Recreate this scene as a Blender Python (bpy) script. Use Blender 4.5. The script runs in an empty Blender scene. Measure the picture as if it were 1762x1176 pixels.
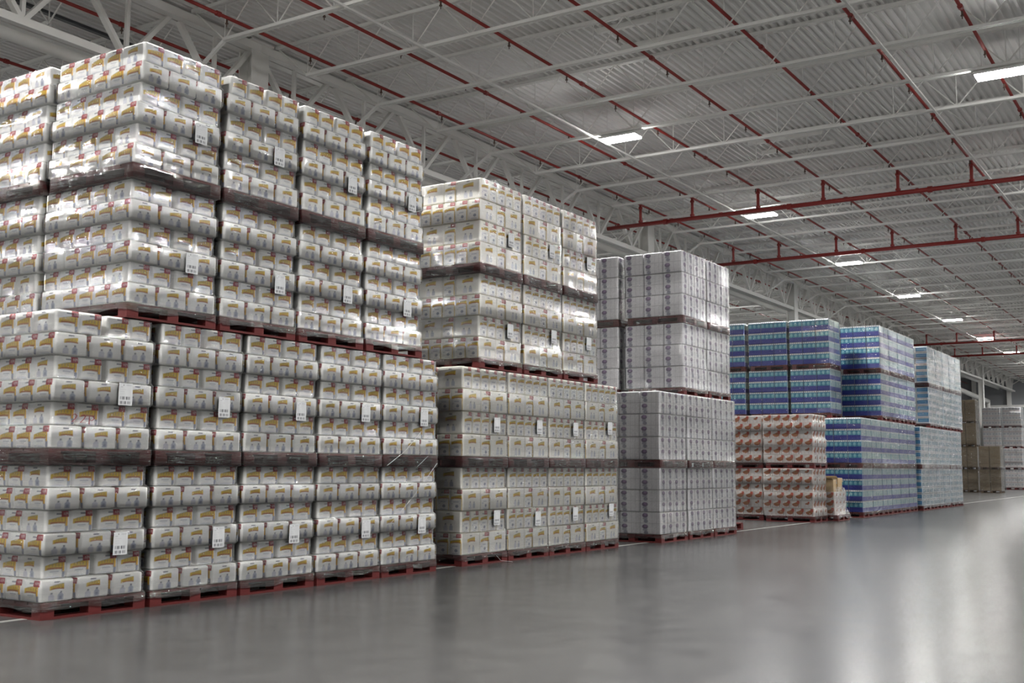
import bpy, bmesh, math, random
import numpy as np
from mathutils import Matrix, Vector

S = bpy.context.scene
COL = S.collection
R = math.radians
random.seed(11)
rng = np.random.default_rng(11)

# ------------------------------------------------------------------ camera, world, exposure
EYE = 1.30
cam_data = bpy.data.cameras.new('camera')
cam_data.sensor_fit = 'HORIZONTAL'
cam_data.sensor_width = 36.0
cam_data.lens = 36.0 * 1914.0 / 1762.0
cam_data.clip_end = 400
cam = bpy.data.objects.new('camera', cam_data)
COL.objects.link(cam)
yaw, pitch, roll = R(32.66), R(6.404), R(0.374)
fw = Vector((math.cos(yaw) * math.cos(pitch), math.sin(yaw) * math.cos(pitch), math.sin(pitch)))
rt = fw.cross(Vector((0, 0, 1))).normalized()
up = rt.cross(fw)
rt2 = rt * math.cos(roll) + up * math.sin(roll)
up2 = up * math.cos(roll) - rt * math.sin(roll)
cam.matrix_world = Matrix(((rt2.x, up2.x, -fw.x, 0), (rt2.y, up2.y, -fw.y, 0), (rt2.z, up2.z, -fw.z, EYE), (0, 0, 0, 1)))
S.camera = cam

world = bpy.data.worlds.new('world')
world.use_nodes = True
world.node_tree.nodes['Background'].inputs['Color'].default_value = (0.0, 0.0, 0.0, 1)
S.world = world

vs = S.view_settings
vs.view_transform = 'Standard'
vs.look = 'None'
vs.exposure = 0.51
vs.gamma = 1.0
vs.use_curve_mapping = False
LAMP_STRENGTH = 110.0      # radiance of the lit diffusers
LAMP_POWER = 215.0        # each lamp's downlight
cy = S.cycles
cy.use_denoising = True
cy.max_bounces = 10
cy.diffuse_bounces = 5
cy.glossy_bounces = 4
cy.transmission_bounces = 4
cy.transparent_max_bounces = 24
cy.sample_clamp_indirect = 6.0
cy.sample_clamp_direct = 0.0
cy.blur_glossy = 0.2
cy.caustics_reflective = False
cy.caustics_refractive = False

# ------------------------------------------------------------------ helpers
def tag(o, label=None, cat=None, group=None, kind=None):
    if label: o['label'] = label
    if cat: o['category'] = cat
    if group: o['group'] = group
    if kind: o['kind'] = kind
    return o

def empty(name, loc=(0, 0, 0)):
    o = bpy.data.objects.new(name, None)
    o.empty_display_size = 0.1
    o.location = loc
    COL.objects.link(o)
    return o

def link(name, me, mat=None, parent=None, loc=(0, 0, 0), rz=0.0):
    o = bpy.data.objects.new(name, me)
    if mat is not None and len(me.materials) == 0:
        me.materials.append(mat)
    o.location = loc
    o.rotation_euler = (0, 0, rz)
    if parent is not None: o.parent = parent
    COL.objects.link(o)
    return o

class MB:
    """collects boxes, tubes and sheets into one mesh"""
    def __init__(s): s.v = []; s.f = []
    def box(s, x0, x1, y0, y1, z0, z1):
        b = len(s.v)
        s.v += [(x0, y0, z0), (x1, y0, z0), (x1, y1, z0), (x0, y1, z0), (x0, y0, z1), (x1, y0, z1), (x1, y1, z1), (x0, y1, z1)]
        s.f += [tuple(b + i for i in q) for q in ((3, 2, 1, 0), (4, 5, 6, 7), (0, 1, 5, 4), (1, 2, 6, 5), (2, 3, 7, 6), (3, 0, 4, 7))]
        return s
    def bar(s, p, q, w, h=None, n=4, cap=True):
        p, q = Vector(p), Vector(q)
        d = (q - p).normalized()
        a = Vector((0, 0, 1)) if abs(d.z) < 0.95 else Vector((1, 0, 0))
        u = d.cross(a).normalized(); v = d.cross(u).normalized()
        h = w if h is None else h
        b = len(s.v)
        for c in (p, q):
            for i in range(n):
                t = 2 * math.pi * (i + (0.5 if n == 4 else 0)) / n
                k = math.sqrt(0.5) if n == 4 else 0.5
                s.v.append(tuple(c + u * (math.cos(t) * w * k) + v * (math.sin(t) * h * k)))
        for i in range(n):
            j = (i + 1) % n
            s.f.append((b + i, b + j, b + n + j, b + n + i))
        if cap:
            s.f.append(tuple(b + i for i in reversed(range(n)))); s.f.append(tuple(b + n + i for i in range(n)))
        return s
    def mesh(s, name, smooth=False):
        me = bpy.data.meshes.new(name)
        me.from_pydata(s.v, [], s.f)
        me.update()
        if smooth:
            me.polygons.foreach_set('use_smooth', [True] * len(me.polygons))
        bm = bmesh.new(); bm.from_mesh(me); bmesh.ops.recalc_face_normals(bm, faces=bm.faces[:]); bm.to_mesh(me); bm.free()
        return me

ORD = ['zeroth', 'first', 'second', 'third', 'fourth', 'fifth', 'sixth', 'seventh', 'eighth', 'ninth', 'tenth', 'eleventh', 'twelfth',
       'thirteenth', 'fourteenth', 'fifteenth', 'sixteenth', 'seventeenth', 'eighteenth', 'nineteenth']
TENS = {2: 'twenty', 3: 'thirty', 4: 'forty', 5: 'fifty', 6: 'sixty'}
def nth(i):
    if i < 20: return ORD[i]
    t, u = divmod(i, 10)
    return (TENS[t][:-1] + 'ieth') if u == 0 else TENS[t] + '-' + ORD[u]

# ------------------------------------------------------------------ materials
def mat(name, color=(0.8, 0.8, 0.8), rough=0.5, spec=0.5, metal=0.0, emit=None, var=0.0, vscale=8.0):
    m = bpy.data.materials.new(name); m.use_nodes = True
    nt = m.node_tree; b = nt.nodes['Principled BSDF']
    b.inputs['Base Color'].default_value = (*color, 1)
    b.inputs['Roughness'].default_value = rough
    b.inputs['Specular IOR Level'].default_value = spec
    b.inputs['Metallic'].default_value = metal
    if emit:
        b.inputs['Emission Color'].default_value = (*color, 1)
        b.inputs['Emission Strength'].default_value = emit
    if var > 0:
        tc = nt.nodes.new('ShaderNodeTexCoord'); n = nt.nodes.new('ShaderNodeTexNoise')
        n.inputs['Scale'].default_value = vscale; n.inputs['Detail'].default_value = 5
        nt.links.new(tc.outputs['Object'], n.inputs['Vector'])
        mx = nt.nodes.new('ShaderNodeMix'); mx.data_type = 'RGBA'
        mx.inputs[6].default_value = (*[c * (1 - var) for c in color], 1)
        mx.inputs[7].default_value = (*[min(1, c * (1 + var)) for c in color], 1)
        nt.links.new(n.outputs['Fac'], mx.inputs[0]); nt.links.new(mx.outputs[2], b.inputs['Base Color'])
    return m

M = {}
M['deck'] = mat('white_roof_deck', (0.84, 0.84, 0.825), 0.5, 0.3, var=0.03, vscale=0.6)
M['steel'] = mat('white_painted_steel', (0.80, 0.80, 0.775), 0.45, 0.4)
M['red_pipe'] = mat('red_painted_pipe', (0.26, 0.020, 0.016), 0.35, 0.5)
M['brass'] = mat('dark_brass', (0.09, 0.05, 0.035), 0.4, 0.5)
M['pallet'] = mat('red_painted_wood', (0.082, 0.0085, 0.008), 0.65, 0.3, var=0.35, vscale=6)
M['raw_wood'] = mat('raw_wood', (0.36, 0.26, 0.15), 0.7, 0.2, var=0.2, vscale=9)
M['old_wood'] = mat('old_dark_wood', (0.075, 0.052, 0.034), 0.75, 0.2)
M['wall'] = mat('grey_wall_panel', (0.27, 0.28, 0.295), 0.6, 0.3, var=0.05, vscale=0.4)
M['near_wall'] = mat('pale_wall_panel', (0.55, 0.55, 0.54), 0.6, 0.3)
M['line'] = mat('floor_line_paint', (0.27, 0.265, 0.25), 0.35, 0.5, var=0.2, vscale=3)
M['dark'] = mat('dark_strip', (0.06, 0.065, 0.07), 0.5, 0.4)
M['fixture'] = mat('white_fixture_metal', (0.75, 0.75, 0.74), 0.4, 0.4)
M['diffuser'] = mat('lit_diffuser', (1.0, 0.985, 0.96), 0.5, 0.2, emit=LAMP_STRENGTH)

def color_attr_mat(name, rough, spec):
    m = bpy.data.materials.new(name); m.use_nodes = True
    nt = m.node_tree; b = nt.nodes['Principled BSDF']
    a = nt.nodes.new('ShaderNodeVertexColor'); a.layer_name = 'Col'
    nt.links.new(a.outputs['Color'], b.inputs['Base Color'])
    b.inputs['Roughness'].default_value = rough
    b.inputs['Specular IOR Level'].default_value = spec
    return m
M['print'] = color_attr_mat('printed_plastic_wrap', 0.38, 0.35)
M['paper'] = color_attr_mat('printed_paper', 0.6, 0.2)

def floor_mat():
    m = bpy.data.materials.new('polished_concrete'); m.use_nodes = True
    nt = m.node_tree; N = nt.nodes; L = nt.links; b = N['Principled BSDF']
    tc = N.new('ShaderNodeTexCoord')
    n1 = N.new('ShaderNodeTexNoise'); n1.inputs['Scale'].default_value = 0.35; n1.inputs['Detail'].default_value = 6
    n2 = N.new('ShaderNodeTexNoise'); n2.inputs['Scale'].default_value = 3.0; n2.inputs['Detail'].default_value = 8
    L.new(tc.outputs['Object'], n1.inputs['Vector']); L.new(tc.outputs['Object'], n2.inputs['Vector'])
    ad = N.new('ShaderNodeMath'); ad.operation = 'ADD'; L.new(n1.outputs['Fac'], ad.inputs[0]); L.new(n2.outputs['Fac'], ad.inputs[1])
    cr = N.new('ShaderNodeMapRange'); cr.inputs['From Min'].default_value = 0.7; cr.inputs['From Max'].default_value = 1.3
    L.new(ad.outputs[0], cr.inputs['Value'])
    mx = N.new('ShaderNodeMix'); mx.data_type = 'RGBA'
    mx.inputs[6].default_value = (0.052, 0.052, 0.052, 1); mx.inputs[7].default_value = (0.078, 0.078, 0.077, 1)
    L.new(cr.outputs[0], mx.inputs[0])
    # thin scuffs left by wheels: stretched noise ridges
    mp = N.new('ShaderNodeMapping'); mp.inputs['Scale'].default_value = (0.35, 2.6, 1); mp.inputs['Rotation'].default_value = (0, 0, R(38))
    L.new(tc.outputs['Object'], mp.inputs['Vector'])
    n3 = N.new('ShaderNodeTexNoise'); n3.inputs['Scale'].default_value = 0.9; n3.inputs['Detail'].default_value = 2; n3.inputs['Distortion'].default_value = 1.2
    L.new(mp.outputs[0], n3.inputs['Vector'])
    s1 = N.new('ShaderNodeMath'); s1.operation = 'SUBTRACT'; s1.inputs[1].default_value = 0.5; L.new(n3.outputs['Fac'], s1.inputs[0])
    s2 = N.new('ShaderNodeMath'); s2.operation = 'ABSOLUTE'; L.new(s1.outputs[0], s2.inputs[0])
    s3 = N.new('ShaderNodeMapRange'); s3.inputs['From Min'].default_value = 0.0; s3.inputs['From Max'].default_value = 0.0035
    s3.inputs['To Min'].default_value = 0.4; s3.inputs['To Max'].default_value = 0.0; L.new(s2.outputs[0], s3.inputs['Value'])
    mx2 = N.new('ShaderNodeMix'); mx2.data_type = 'RGBA'; mx2.inputs[7].default_value = (0.035, 0.035, 0.035, 1)
    L.new(s3.outputs[0], mx2.inputs[0]); L.new(mx.outputs[2], mx2.inputs[6])
    L.new(mx2.outputs[2], b.inputs['Base Color'])
    rr = N.new('ShaderNodeMapRange'); rr.inputs['To Min'].default_value = 0.19; rr.inputs['To Max'].default_value = 0.29
    L.new(n2.outputs['Fac'], rr.inputs['Value']); L.new(rr.outputs[0], b.inputs['Roughness'])
    b.inputs['Specular IOR Level'].default_value = 0.31
    bp = N.new('ShaderNodeBump'); bp.inputs['Strength'].default_value = 0.01; bp.inputs['Distance'].default_value = 0.02
    n4 = N.new('ShaderNodeTexNoise'); n4.inputs['Scale'].default_value = 1.6; n4.inputs['Detail'].default_value = 3
    L.new(tc.outputs['Object'], n4.inputs['Vector']); L.new(n4.outputs['Fac'], bp.inputs['Height']); L.new(bp.outputs[0], b.inputs['Normal'])
    return m
M['floor'] = floor_mat()

def film_mat(nm, veil0, veil1, fres, loose=0.021):
    m = bpy.data.materials.new(nm); m.use_nodes = True
    nt = m.node_tree; N = nt.nodes; L = nt.links
    N.remove(N['Principled BSDF']); out = N['Material Output']
    geo = N.new('ShaderNodeNewGeometry')
    def noise(scale, rot, sc, detail=3, dist=0.0):
        mp = N.new('ShaderNodeMapping'); mp.inputs['Scale'].default_value = sc; mp.inputs['Rotation'].default_value = rot
        L.new(geo.outputs['Position'], mp.inputs['Vector'])
        n = N.new('ShaderNodeTexNoise'); n.inputs['Scale'].default_value = scale; n.inputs['Detail'].default_value = detail; n.inputs['Distortion'].default_value = dist
        L.new(mp.outputs[0], n.inputs['Vector']); return n
    wr = noise(1.0, (0, 0, 0), (4.0, 4.0, 42.0), 4, 0.6)          # horizontal stretch wrinkles
    cr = noise(13.0, (0, 0, 0), (1, 1, 1), 3, 1.0)               # crumples
    patch = noise(1.6, (0, 0, 0), (1, 1, 1.6), 2)                # where the film is loose
    pr = N.new('ShaderNodeMapRange'); pr.inputs['From Min'].default_value = 0.40; pr.inputs['From Max'].default_value = 0.62
    pr.inputs['To Min'].default_value = 0.12; L.new(patch.outputs['Fac'], pr.inputs['Value'])
    ad = N.new('ShaderNodeMath'); ad.operation = 'MULTIPLY_ADD'; ad.inputs[1].default_value = 0.9
    L.new(cr.outputs['Fac'], ad.inputs[0]); L.new(wr.outputs['Fac'], ad.inputs[2])
    ml = N.new('ShaderNodeMath'); ml.operation = 'MULTIPLY'; L.new(ad.outputs[0], ml.inputs[0]); L.new(pr.outputs[0], ml.inputs[1])
    bp = N.new('ShaderNodeBump'); bp.inputs['Strength'].default_value = 1.0; bp.inputs['Distance'].default_value = loose
    L.new(ml.outputs[0], bp.inputs['Height'])
    tr = N.new('ShaderNodeBsdfTransparent'); tr.inputs['Color'].default_value = (0.985, 0.985, 0.985, 1)
    gl = N.new('ShaderNodeBsdfGlossy'); gl.inputs['Roughness'].default_value = 0.085; gl.inputs['Color'].default_value = (1, 1, 1, 1)
    L.new(bp.outputs[0], gl.inputs['Normal'])
    fr = N.new('ShaderNodeFresnel'); fr.inputs['IOR'].default_value = 1.5
    fm = N.new('ShaderNodeMath'); fm.operation = 'MULTIPLY'; fm.inputs[1].default_value = fres; fm.use_clamp = True
    L.new(fr.outputs[0], fm.inputs[0])
    m1 = N.new('ShaderNodeMixShader'); L.new(fm.outputs[0], m1.inputs[0]); L.new(tr.outputs[0], m1.inputs[1]); L.new(gl.outputs[0], m1.inputs[2])
    df = N.new('ShaderNodeBsdfDiffuse'); df.inputs['Color'].default_value = (0.85, 0.86, 0.88, 1)
    L.new(bp.outputs[0], df.inputs['Normal'])
    vr = N.new('ShaderNodeMapRange'); vr.inputs['From Min'].default_value = 0.4; vr.inputs['From Max'].default_value = 0.72
    vr.inputs['To Min'].default_value = veil0; vr.inputs['To Max'].default_value = veil1; L.new(wr.outputs['Fac'], vr.inputs['Value'])
    m2 = N.new('ShaderNodeMixShader'); L.new(vr.outputs[0], m2.inputs[0]); L.new(m1.outputs[0], m2.inputs[1]); L.new(df.outputs[0], m2.inputs[2])
    L.new(m2.outputs[0], out.inputs['Surface'])
    return m
M['film'] = film_mat('clear_stretch_film', 0.0, 0.036, 1.4)
M['film_loose'] = film_mat('loose_stretch_film', 0.0, 0.036, 1.65, 0.017)
M['film_tight'] = film_mat('tight_stretch_film', 0.0, 0.016, 0.95)
M['film_rope'] = mat('twisted_film', (0.80, 0.80, 0.80), 0.22, 0.6)

# ------------------------------------------------------------------ building shell
X0, X1, Y0, Y1 = -14.0, 96.0, -18.0, 30.0
ZC, ZT = 8.0, 8.68          # joist bottom chord, joist top
o = link('floor', MB().box(X0, X1, Y0, Y1, -0.2, 0.0).mesh('floor'), M['floor']); tag(o, kind='structure')
o = link('floor_marking', MB().box(X0 + 1, X1 - 1, 8.53, 8.61, 0.0, 0.002).mesh('floor_marking'), M['line']); tag(o, kind='structure')
for nm, b, m in (('wall_left', (X0, X1, Y1, Y1 + 0.2, 0, 9.0), 'near_wall'), ('wall_right', (X0, X1, Y0 - 0.2, Y0, 0, 9.0), 'near_wall'),
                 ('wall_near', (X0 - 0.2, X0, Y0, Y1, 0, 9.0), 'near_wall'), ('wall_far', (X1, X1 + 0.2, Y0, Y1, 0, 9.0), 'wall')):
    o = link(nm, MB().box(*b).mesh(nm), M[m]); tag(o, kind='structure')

def deck_mesh():
    pitch, dep = 0.138, 0.055
    prof = []
    y = Y0
    while y < Y1:
        prof += [(y, ZT + 0.003), (y + 0.048, ZT + 0.003), (y + 0.068, ZT + 0.003 + dep), (y + 0.118, ZT + 0.003 + dep)]
        y += pitch
    v = [(X0, a, z) for a, z in prof] + [(X1, a, z) for a, z in prof]
    n = len(prof)
    f = [(i, i + 1, n + i + 1, n + i) for i in range(n - 1)]
    me = bpy.data.meshes.new('ceiling'); me.from_pydata(v, [], f); me.update(); return me
o = link('ceiling', deck_mesh(), M['deck']); tag(o, kind='structure')
mb = MB().box(X0, X1, Y0, Y1, 8.80, 9.0)
o = link('roof_slab', mb.mesh('roof_slab'), M['deck']); tag(o, kind='structure')

# columns in the girder line
GY = 14.0
for i, x in enumerate((1.0, 13.4, 29.1, 42.1, 55.3, 68.5, 81.6)):
    t = empty('steel_column', (x, GY, 0))
    where = ['farthest near corner of the row', 'behind the yellow-banner packs', 'behind the purple flower packs', 'rising behind the blue cases', 'behind the right blue cases',
             'behind the light blue packs', 'beside the brown cartons and far wall'][i]
    tag(t, 'white steel column in the roof truss line, ' + where, 'column', 'steel columns')
    link('shaft', MB().box(-0.2, 0.2, -0.16, -0.135, 0, 8.6).box(-0.2, 0.2, 0.135, 0.16, 0, 8.6).box(-0.02, 0.02, -0.135, 0.135, 0, 8.6).mesh('shaft'), M['steel'], t)
    link('base_plate', MB().box(-0.28, 0.28, -0.28, 0.28, 0, 0.03).mesh('base_plate'), M['steel'], t)
    link('cap_plate', MB().box(-0.26, 0.26, -0.22, 0.22, 8.6, 8.63).mesh('cap_plate'), M['steel'], t)

# girder truss between columns
def girder(xa, xb, label):
    t = empty('roof_girder', (xa, GY, 0)); tag(t, label, 'roof truss', 'roof girders')
    Lg = xb - xa
    top = MB().box(0, Lg, -0.17, -0.02, 8.46, 8.60).box(0, Lg, 0.02, 0.17, 8.46, 8.60)
    bot = MB().box(0, Lg, -0.13, -0.02, 7.40, 7.52).box(0, Lg, 0.02, 0.13, 7.40, 7.52)
    web = MB()
    n = max(2, round(Lg / 1.9)); p = Lg / n
    for k in range(n):
        a, b = k * p, (k + 1) * p
        mid = (a + b) / 2
        web.bar((a + 0.1, 0, 8.47), (mid, 0, 7.5), 0.10, 0.07); web.bar((mid, 0, 7.5), (b - 0.1, 0, 8.47), 0.10, 0.07)
        web.bar((mid, 0.0, 7.5), (mid, 0.0, 8.47), 0.06, 0.06)
    link('top_chord', top.mesh('top_chord'), M['steel'], t); link('bottom_chord', bot.mesh('bottom_chord'), M['steel'], t)
    link('web', web.mesh('web'), M['steel'], t)
gx = [-13.5, 1.0, 13.4, 29.1, 42.1, 55.3, 68.5, 81.6, 95.5]
gw = ['first, outside the frame', 'above the nearest yellow-banner packs', 'above the yellow-banner and cream packs', 'above the purple flower packs', 'over the blue cases',
      'over the light blue packs', 'beyond the light blue packs', 'ending at the far wall']
for i in range(len(gx) - 1):
    girder(gx[i] + 0.02, gx[i + 1] - 0.02, 'white roof girder truss with diagonal webs, ' + gw[i])

# bar joists
def joist_meshes(ya, yb, inset):
    top = MB().box(-0.055, -0.008, ya, yb, ZT - 0.055, ZT).box(0.008, 0.055, ya, yb, ZT - 0.055, ZT)
    b0, b1 = ya + inset, yb - inset
    bot = MB().box(-0.05, -0.008, b0, b1, ZC, ZC + 0.05).box(0.008, 0.05, b0, b1, ZC, ZC + 0.05)
    web = MB()
    n = round((b1 - b0) / 1.15); p = (b1 - b0) / n
    for k in range(n + 1):
        y = b0 + k * p
        web.bar((0, y, ZC + 0.03), (0, y, ZT - 0.04), 0.020, n=6, cap=False)
        if k < n:
            web.bar((0, y, ZC + 0.03), (0, y + p / 2, ZT - 0.03), 0.026, n=6, cap=False)
            web.bar((0, y + p / 2, ZT - 0.03), (0, y + p, ZC + 0.03), 0.026, n=6, cap=False)
    web.bar((0, ya + 0.05, ZT - 0.05), (0, b0, ZC + 0.03), 0.03, n=6); web.bar((0, yb - 0.05, ZT - 0.05), (0, b1, ZC + 0.03), 0.03, n=6)
    return top.mesh('top_chord'), bot.mesh('bottom_chord'), web.mesh('web')
JM = joist_meshes(-2.6, 13.85, 0.75)
JM2 = joist_meshes(14.15, 29.8, 0.75)
JX = [10.0 + 1.905 * k for k in range(-6, 46) if 10.0 + 1.905 * k < 95.5]
JX = [x - 0.01 for x in JX]
vis = 0
for k, x in enumerate(JX):
    t = empty('bar_joist', (x, 0, 0))
    if x > 9:
        vis += 1; lb = 'white open-web roof joist crossing the aisle, %s from the camera' % nth(vis)
    else:
        lb = 'white open-web roof joist crossing the aisle, overhead at the camera'
    tag(t, lb, 'roof joist', 'roof joists over the aisle')
    for nm, me in zip(('top_chord', 'bottom_chord', 'web'), JM): link(nm, me, M['steel'], t)
vis = 0
for k, x in enumerate(JX):
    if not 5 < x < 80: continue
    vis += 1
    t = empty('bar_joist', (x, 0, 0)); tag(t, 'white open-web roof joist beyond the girder line, %s from the camera' % nth(vis), 'roof joist', 'roof joists beyond the girder')
    for nm, me in zip(('top_chord', 'bottom_chord', 'web'), JM2): link(nm, me, M['steel'], t)
# kicker braces from joist ends down to the girder bottom chord
vis = 0
for k, x in enumerate(JX):
    if k % 2 == 0 or not 8 < x < 92: continue
    vis += 1
    t = link('kicker_brace', MB().bar((0, 13.1, 8.02), (0, 13.95, 7.5), 0.05, 0.05).mesh('kicker_brace'), M['steel'], None, (x, 0, 0))
    tag(t, 'white diagonal brace from joist end down to the girder, %s from the camera' % nth(vis), 'brace', 'girder kicker braces')
for i, y in enumerate((4.28, 10.55)):
    t = link('joist_bridging', MB().bar((X0 + 1, y, ZC - 0.005), (X1 - 0.5, y, ZC - 0.005), 0.035, 0.035).mesh('joist_bridging'), M['steel'])
    tag(t, 'thin white bridging angle under the joists, ' + ['over the open aisle', 'over the stacked loads'][i], 'bridging', 'joist bridging lines')
# framed roof openings
for i, (x, y, wy) in enumerate(((15.75, 7.1, 1.5), (23.35, 7.1, 1.7))):
    t = empty('roof_opening_frame', (x, y, 0))
    tag(t, 'white angle frame of a roof opening, ' + ['nearer of two, above first lamp', 'farther of two, beyond the first lamp'][i], 'roof frame', 'roof opening frames')
    link('header', MB().box(0.25, 0.33, 0, wy, ZT - 0.09, ZT).mesh('header'), M['steel'], t)
    link('header', MB().box(1.15, 1.23, 0, wy, ZT - 0.09, ZT).mesh('header'), M['steel'], t)

# sprinkler pipes
BR = [(17.4, 'seventh'), (15.85, 'sixth'), (14.35, 'fifth'), (12.72, 'fourth'), (11.25, 'third'), (9.49, 'second'), (7.86, 'first'), (6.11, ''), (4.5, ''), (3.01, ''), (1.45, ''), (-0.1, '')]
ZB = 8.20
def tube_x(x0, x1, r, n=10):
    return MB().bar((x0, 0, 0), (x1, 0, 0), 2 * r, n=n)
head = MB().bar((0, 0, 0.0), (0, 0, -0.06), 0.03, n=8).bar((0, 0, -0.06), (0, 0, -0.075), 0.05, n=8).bar((0, 0, -0.075), (0, 0, -0.12), 0.016, n=6).mesh('sprinkler_head')
coup = MB().bar((-0.04, 0, 0), (0.04, 0, 0), 0.085, n=10).mesh('coupling')
pipe_me = tube_x(X0 + 1, X1 - 0.4, 0.028).mesh('pipe', True)
for i, (y, _) in enumerate(BR):
    t = empty('sprinkler_pipe', (0, y, ZB))
    tag(t, 'red sprinkler branch pipe running the length of the ceiling, %s counted from the left' % nth(i + 1), 'pipe', 'sprinkler branch pipes')
    link('pipe', pipe_me, M['red_pipe'], t)
    x = 9.7 + (i % 3) * 0.6
    while x < 50:
        link('sprinkler_head', head, M['brass'], t, (x, 0, -0.028)); x += 1.88
    x = 10.9 + (i % 2) * 0.5
    while x < 62:
        link('coupling', coup, M['red_pipe'], t, (x, 0, 0)); x += 5.7
ZM = 7.66
for i, x in enumerate((26.1, 32.68, 59.35, 66.4)):
    t = empty('sprinkler_main', (x, 0, ZM))
    tag(t, 'thick red sprinkler main hanging below the joists, %s from the camera' % nth(i + 1), 'pipe', 'sprinkler mains')
    link('pipe', MB().bar((0, -1, 0), (0, 13.7, 0), 0.11, n=12).mesh('pipe', True), M['red_pipe'], t)
    for y, _ in BR:
        if -1 < y < 13.6:
            link('riser', MB().bar((0, y, 0.03), (0, y, ZB - ZM - 0.02), 0.075, n=8).bar((0, y, 0.06), (0, y, 0.11), 0.12, n=8).bar((0, y, ZB - ZM - 0.12), (0, y, ZB - ZM - 0.07), 0.11, n=8).mesh('riser'), M['red_pipe'], t)
    for y in (2.2, 5.4, 8.7, 12.0):
        link('coupling', MB().bar((0, y - 0.05, 0), (0, y + 0.05, 0), 0.15, n=12).mesh('coupling'), M['red_pipe'], t)
t = empty('drain_pipe', (0, 15.1, 7.72)); tag(t, 'thick white pipe running just behind the girder line', 'pipe')
link('pipe', MB().bar((X0 + 1, 0, 0), (X1 - 0.4, 0, 0), 0.20, n=14).mesh('pipe', True), M['steel'], t)
for x in (8, 17.5, 27.0, 36.5, 46, 55.5, 65):
    link('hanger', MB().bar((x, 0, 0.1), (x, 0, 0.95), 0.02, n=6).mesh('hanger'), M['steel'], t)
for i, (y, z, x0, x1) in enumerate(((15.6, 8.5, 8.8, 20.5), (16.4, 8.45, 9.5, 30.0))):
    t = link('dark_strip', MB().bar((x0, y, z), (x1, y, z), 0.09, 0.05).mesh('dark_strip'), M['dark']); tag(t, 'dark strip under the roof behind the girder, ' + ['nearer the girder', 'farther from the girder'][i], 'conduit')  # two plain dark bars running along under the deck

# lamps
body = MB().box(-0.17, 0.17, -0.40, 0.40, 0.035, 0.075).mesh('housing')
dif = MB().box(-0.15, 0.15, -0.385, 0.385, 0.002, 0.034).mesh('diffuser')
hang = MB().bar((0, -0.3, 0.07), (0, -0.3, 0.845), 0.010, n=6).bar((0, 0.3, 0.07), (0, 0.3, 0.845), 0.010, n=6).mesh('hanger')
LIGHT = bpy.data.lights.new('downlight', 'AREA'); LIGHT.shape = 'RECTANGLE'; LIGHT.size = 0.30; LIGHT.size_y = 0.77
LIGHT.energy = LAMP_POWER; LIGHT.spread = R(166); LIGHT.color = (1.0, 0.985, 0.96)
for y in (9.94, 2.84, -4.3, -11.4, 17.2, 24.5):
    for k in range(-4, 10):
        x = 19.505 + 8.04 * k
        if y > 17 and y < 18: x -= 1.1
        if y > 17 and x > 58: continue
        if y == 9.94 and k == -1: x -= 2.2
        if y > 17 and (k == -1 or (k == 2 and y < 18)): continue
        if not X0 + 1 < x < X1 - 2: continue
        t = empty('high_bay_lamp', (x, y, 7.845))
        if y == 9.94 and k >= 0: lb = 'lit rectangular high bay lamp over the stacked loads, %s from the camera' % nth(k + 1)
        elif y == 2.84 and k == 0: lb = 'lit rectangular high bay lamp at upper right, over the open aisle'
        else: lb = 'lit rectangular high bay lamp, one of those outside the photo frame'
        tag(t, lb, 'lamp', 'high bay lamps')
        link('housing', body, M['fixture'], t); link('diffuser', dif, M['diffuser'], t); link('hanger', hang, M['fixture'], t)
        ld = bpy.data.objects.new('downlight', LIGHT); ld.parent = t; ld.location = (0, 0, -0.008); COL.objects.link(ld)

# far wall features
for i, y in enumerate((10.0, 12.2, 14.4, 17.0, 20.0)):
    t = link('wall_pilaster', MB().box(X1 - 0.3, X1, y - 0.15, y + 0.15, 0, 8.6).mesh('wall_pilaster'), M['steel']); tag(t, kind='structure')
t = link('wall_rail', MB().box(X1 - 0.25, X1, 9, 24, 6.2, 6.4).mesh('wall_rail'), M['steel']); tag(t, kind='structure')
t = empty('wall_duct', (X1 - 8, 15.6, 6.6)); tag(t, 'white overhead duct with a bend beside the far wall', 'duct')
link('duct', MB().bar((-12, 0, 0.4), (5.5, 0, 0.0), 0.35, n=12).mesh('duct', True), M['steel'], t)
link('drop', MB().bar((5.5, 0, 0.1), (5.5, 0, -5.5), 0.35, n=12).mesh('drop', True), M['steel'], t)

# ------------------------------------------------------------------ printed packs
WHITE = (0.80, 0.80, 0.78)
class Art:
    """a small raster drawing, u to the right and v up, both 0..1"""
    def __init__(s, n, base, m=3):
        s.n, s.m = n, m
        k = np.linspace(0, 1, (n + 1) * m)
        s.u, s.v = np.meshgrid(k, k)
        s.a = np.ones(s.u.shape + (3,)) * np.array(base)
    def paint(s, mask, col, k=1.0):
        mk = (mask.astype(float) * k)[..., None]
        s.a = s.a * (1 - mk) + np.array(col) * mk
    def rect(s, u0, u1, v0, v1, col, k=1.0):
        s.paint((s.u > u0) & (s.u < u1) & (s.v > v0) & (s.v < v1), col, k)
    def ell(s, cu, cv, ru, rv, col, k=1.0):
        s.paint(((s.u - cu) / ru) ** 2 + ((s.v - cv) / rv) ** 2 < 1, col, k)
    def out(s):
        m, n = s.m, s.n + 1
        return s.a.reshape(n, m, n, m, 3).mean(axis=(1, 3))

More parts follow.
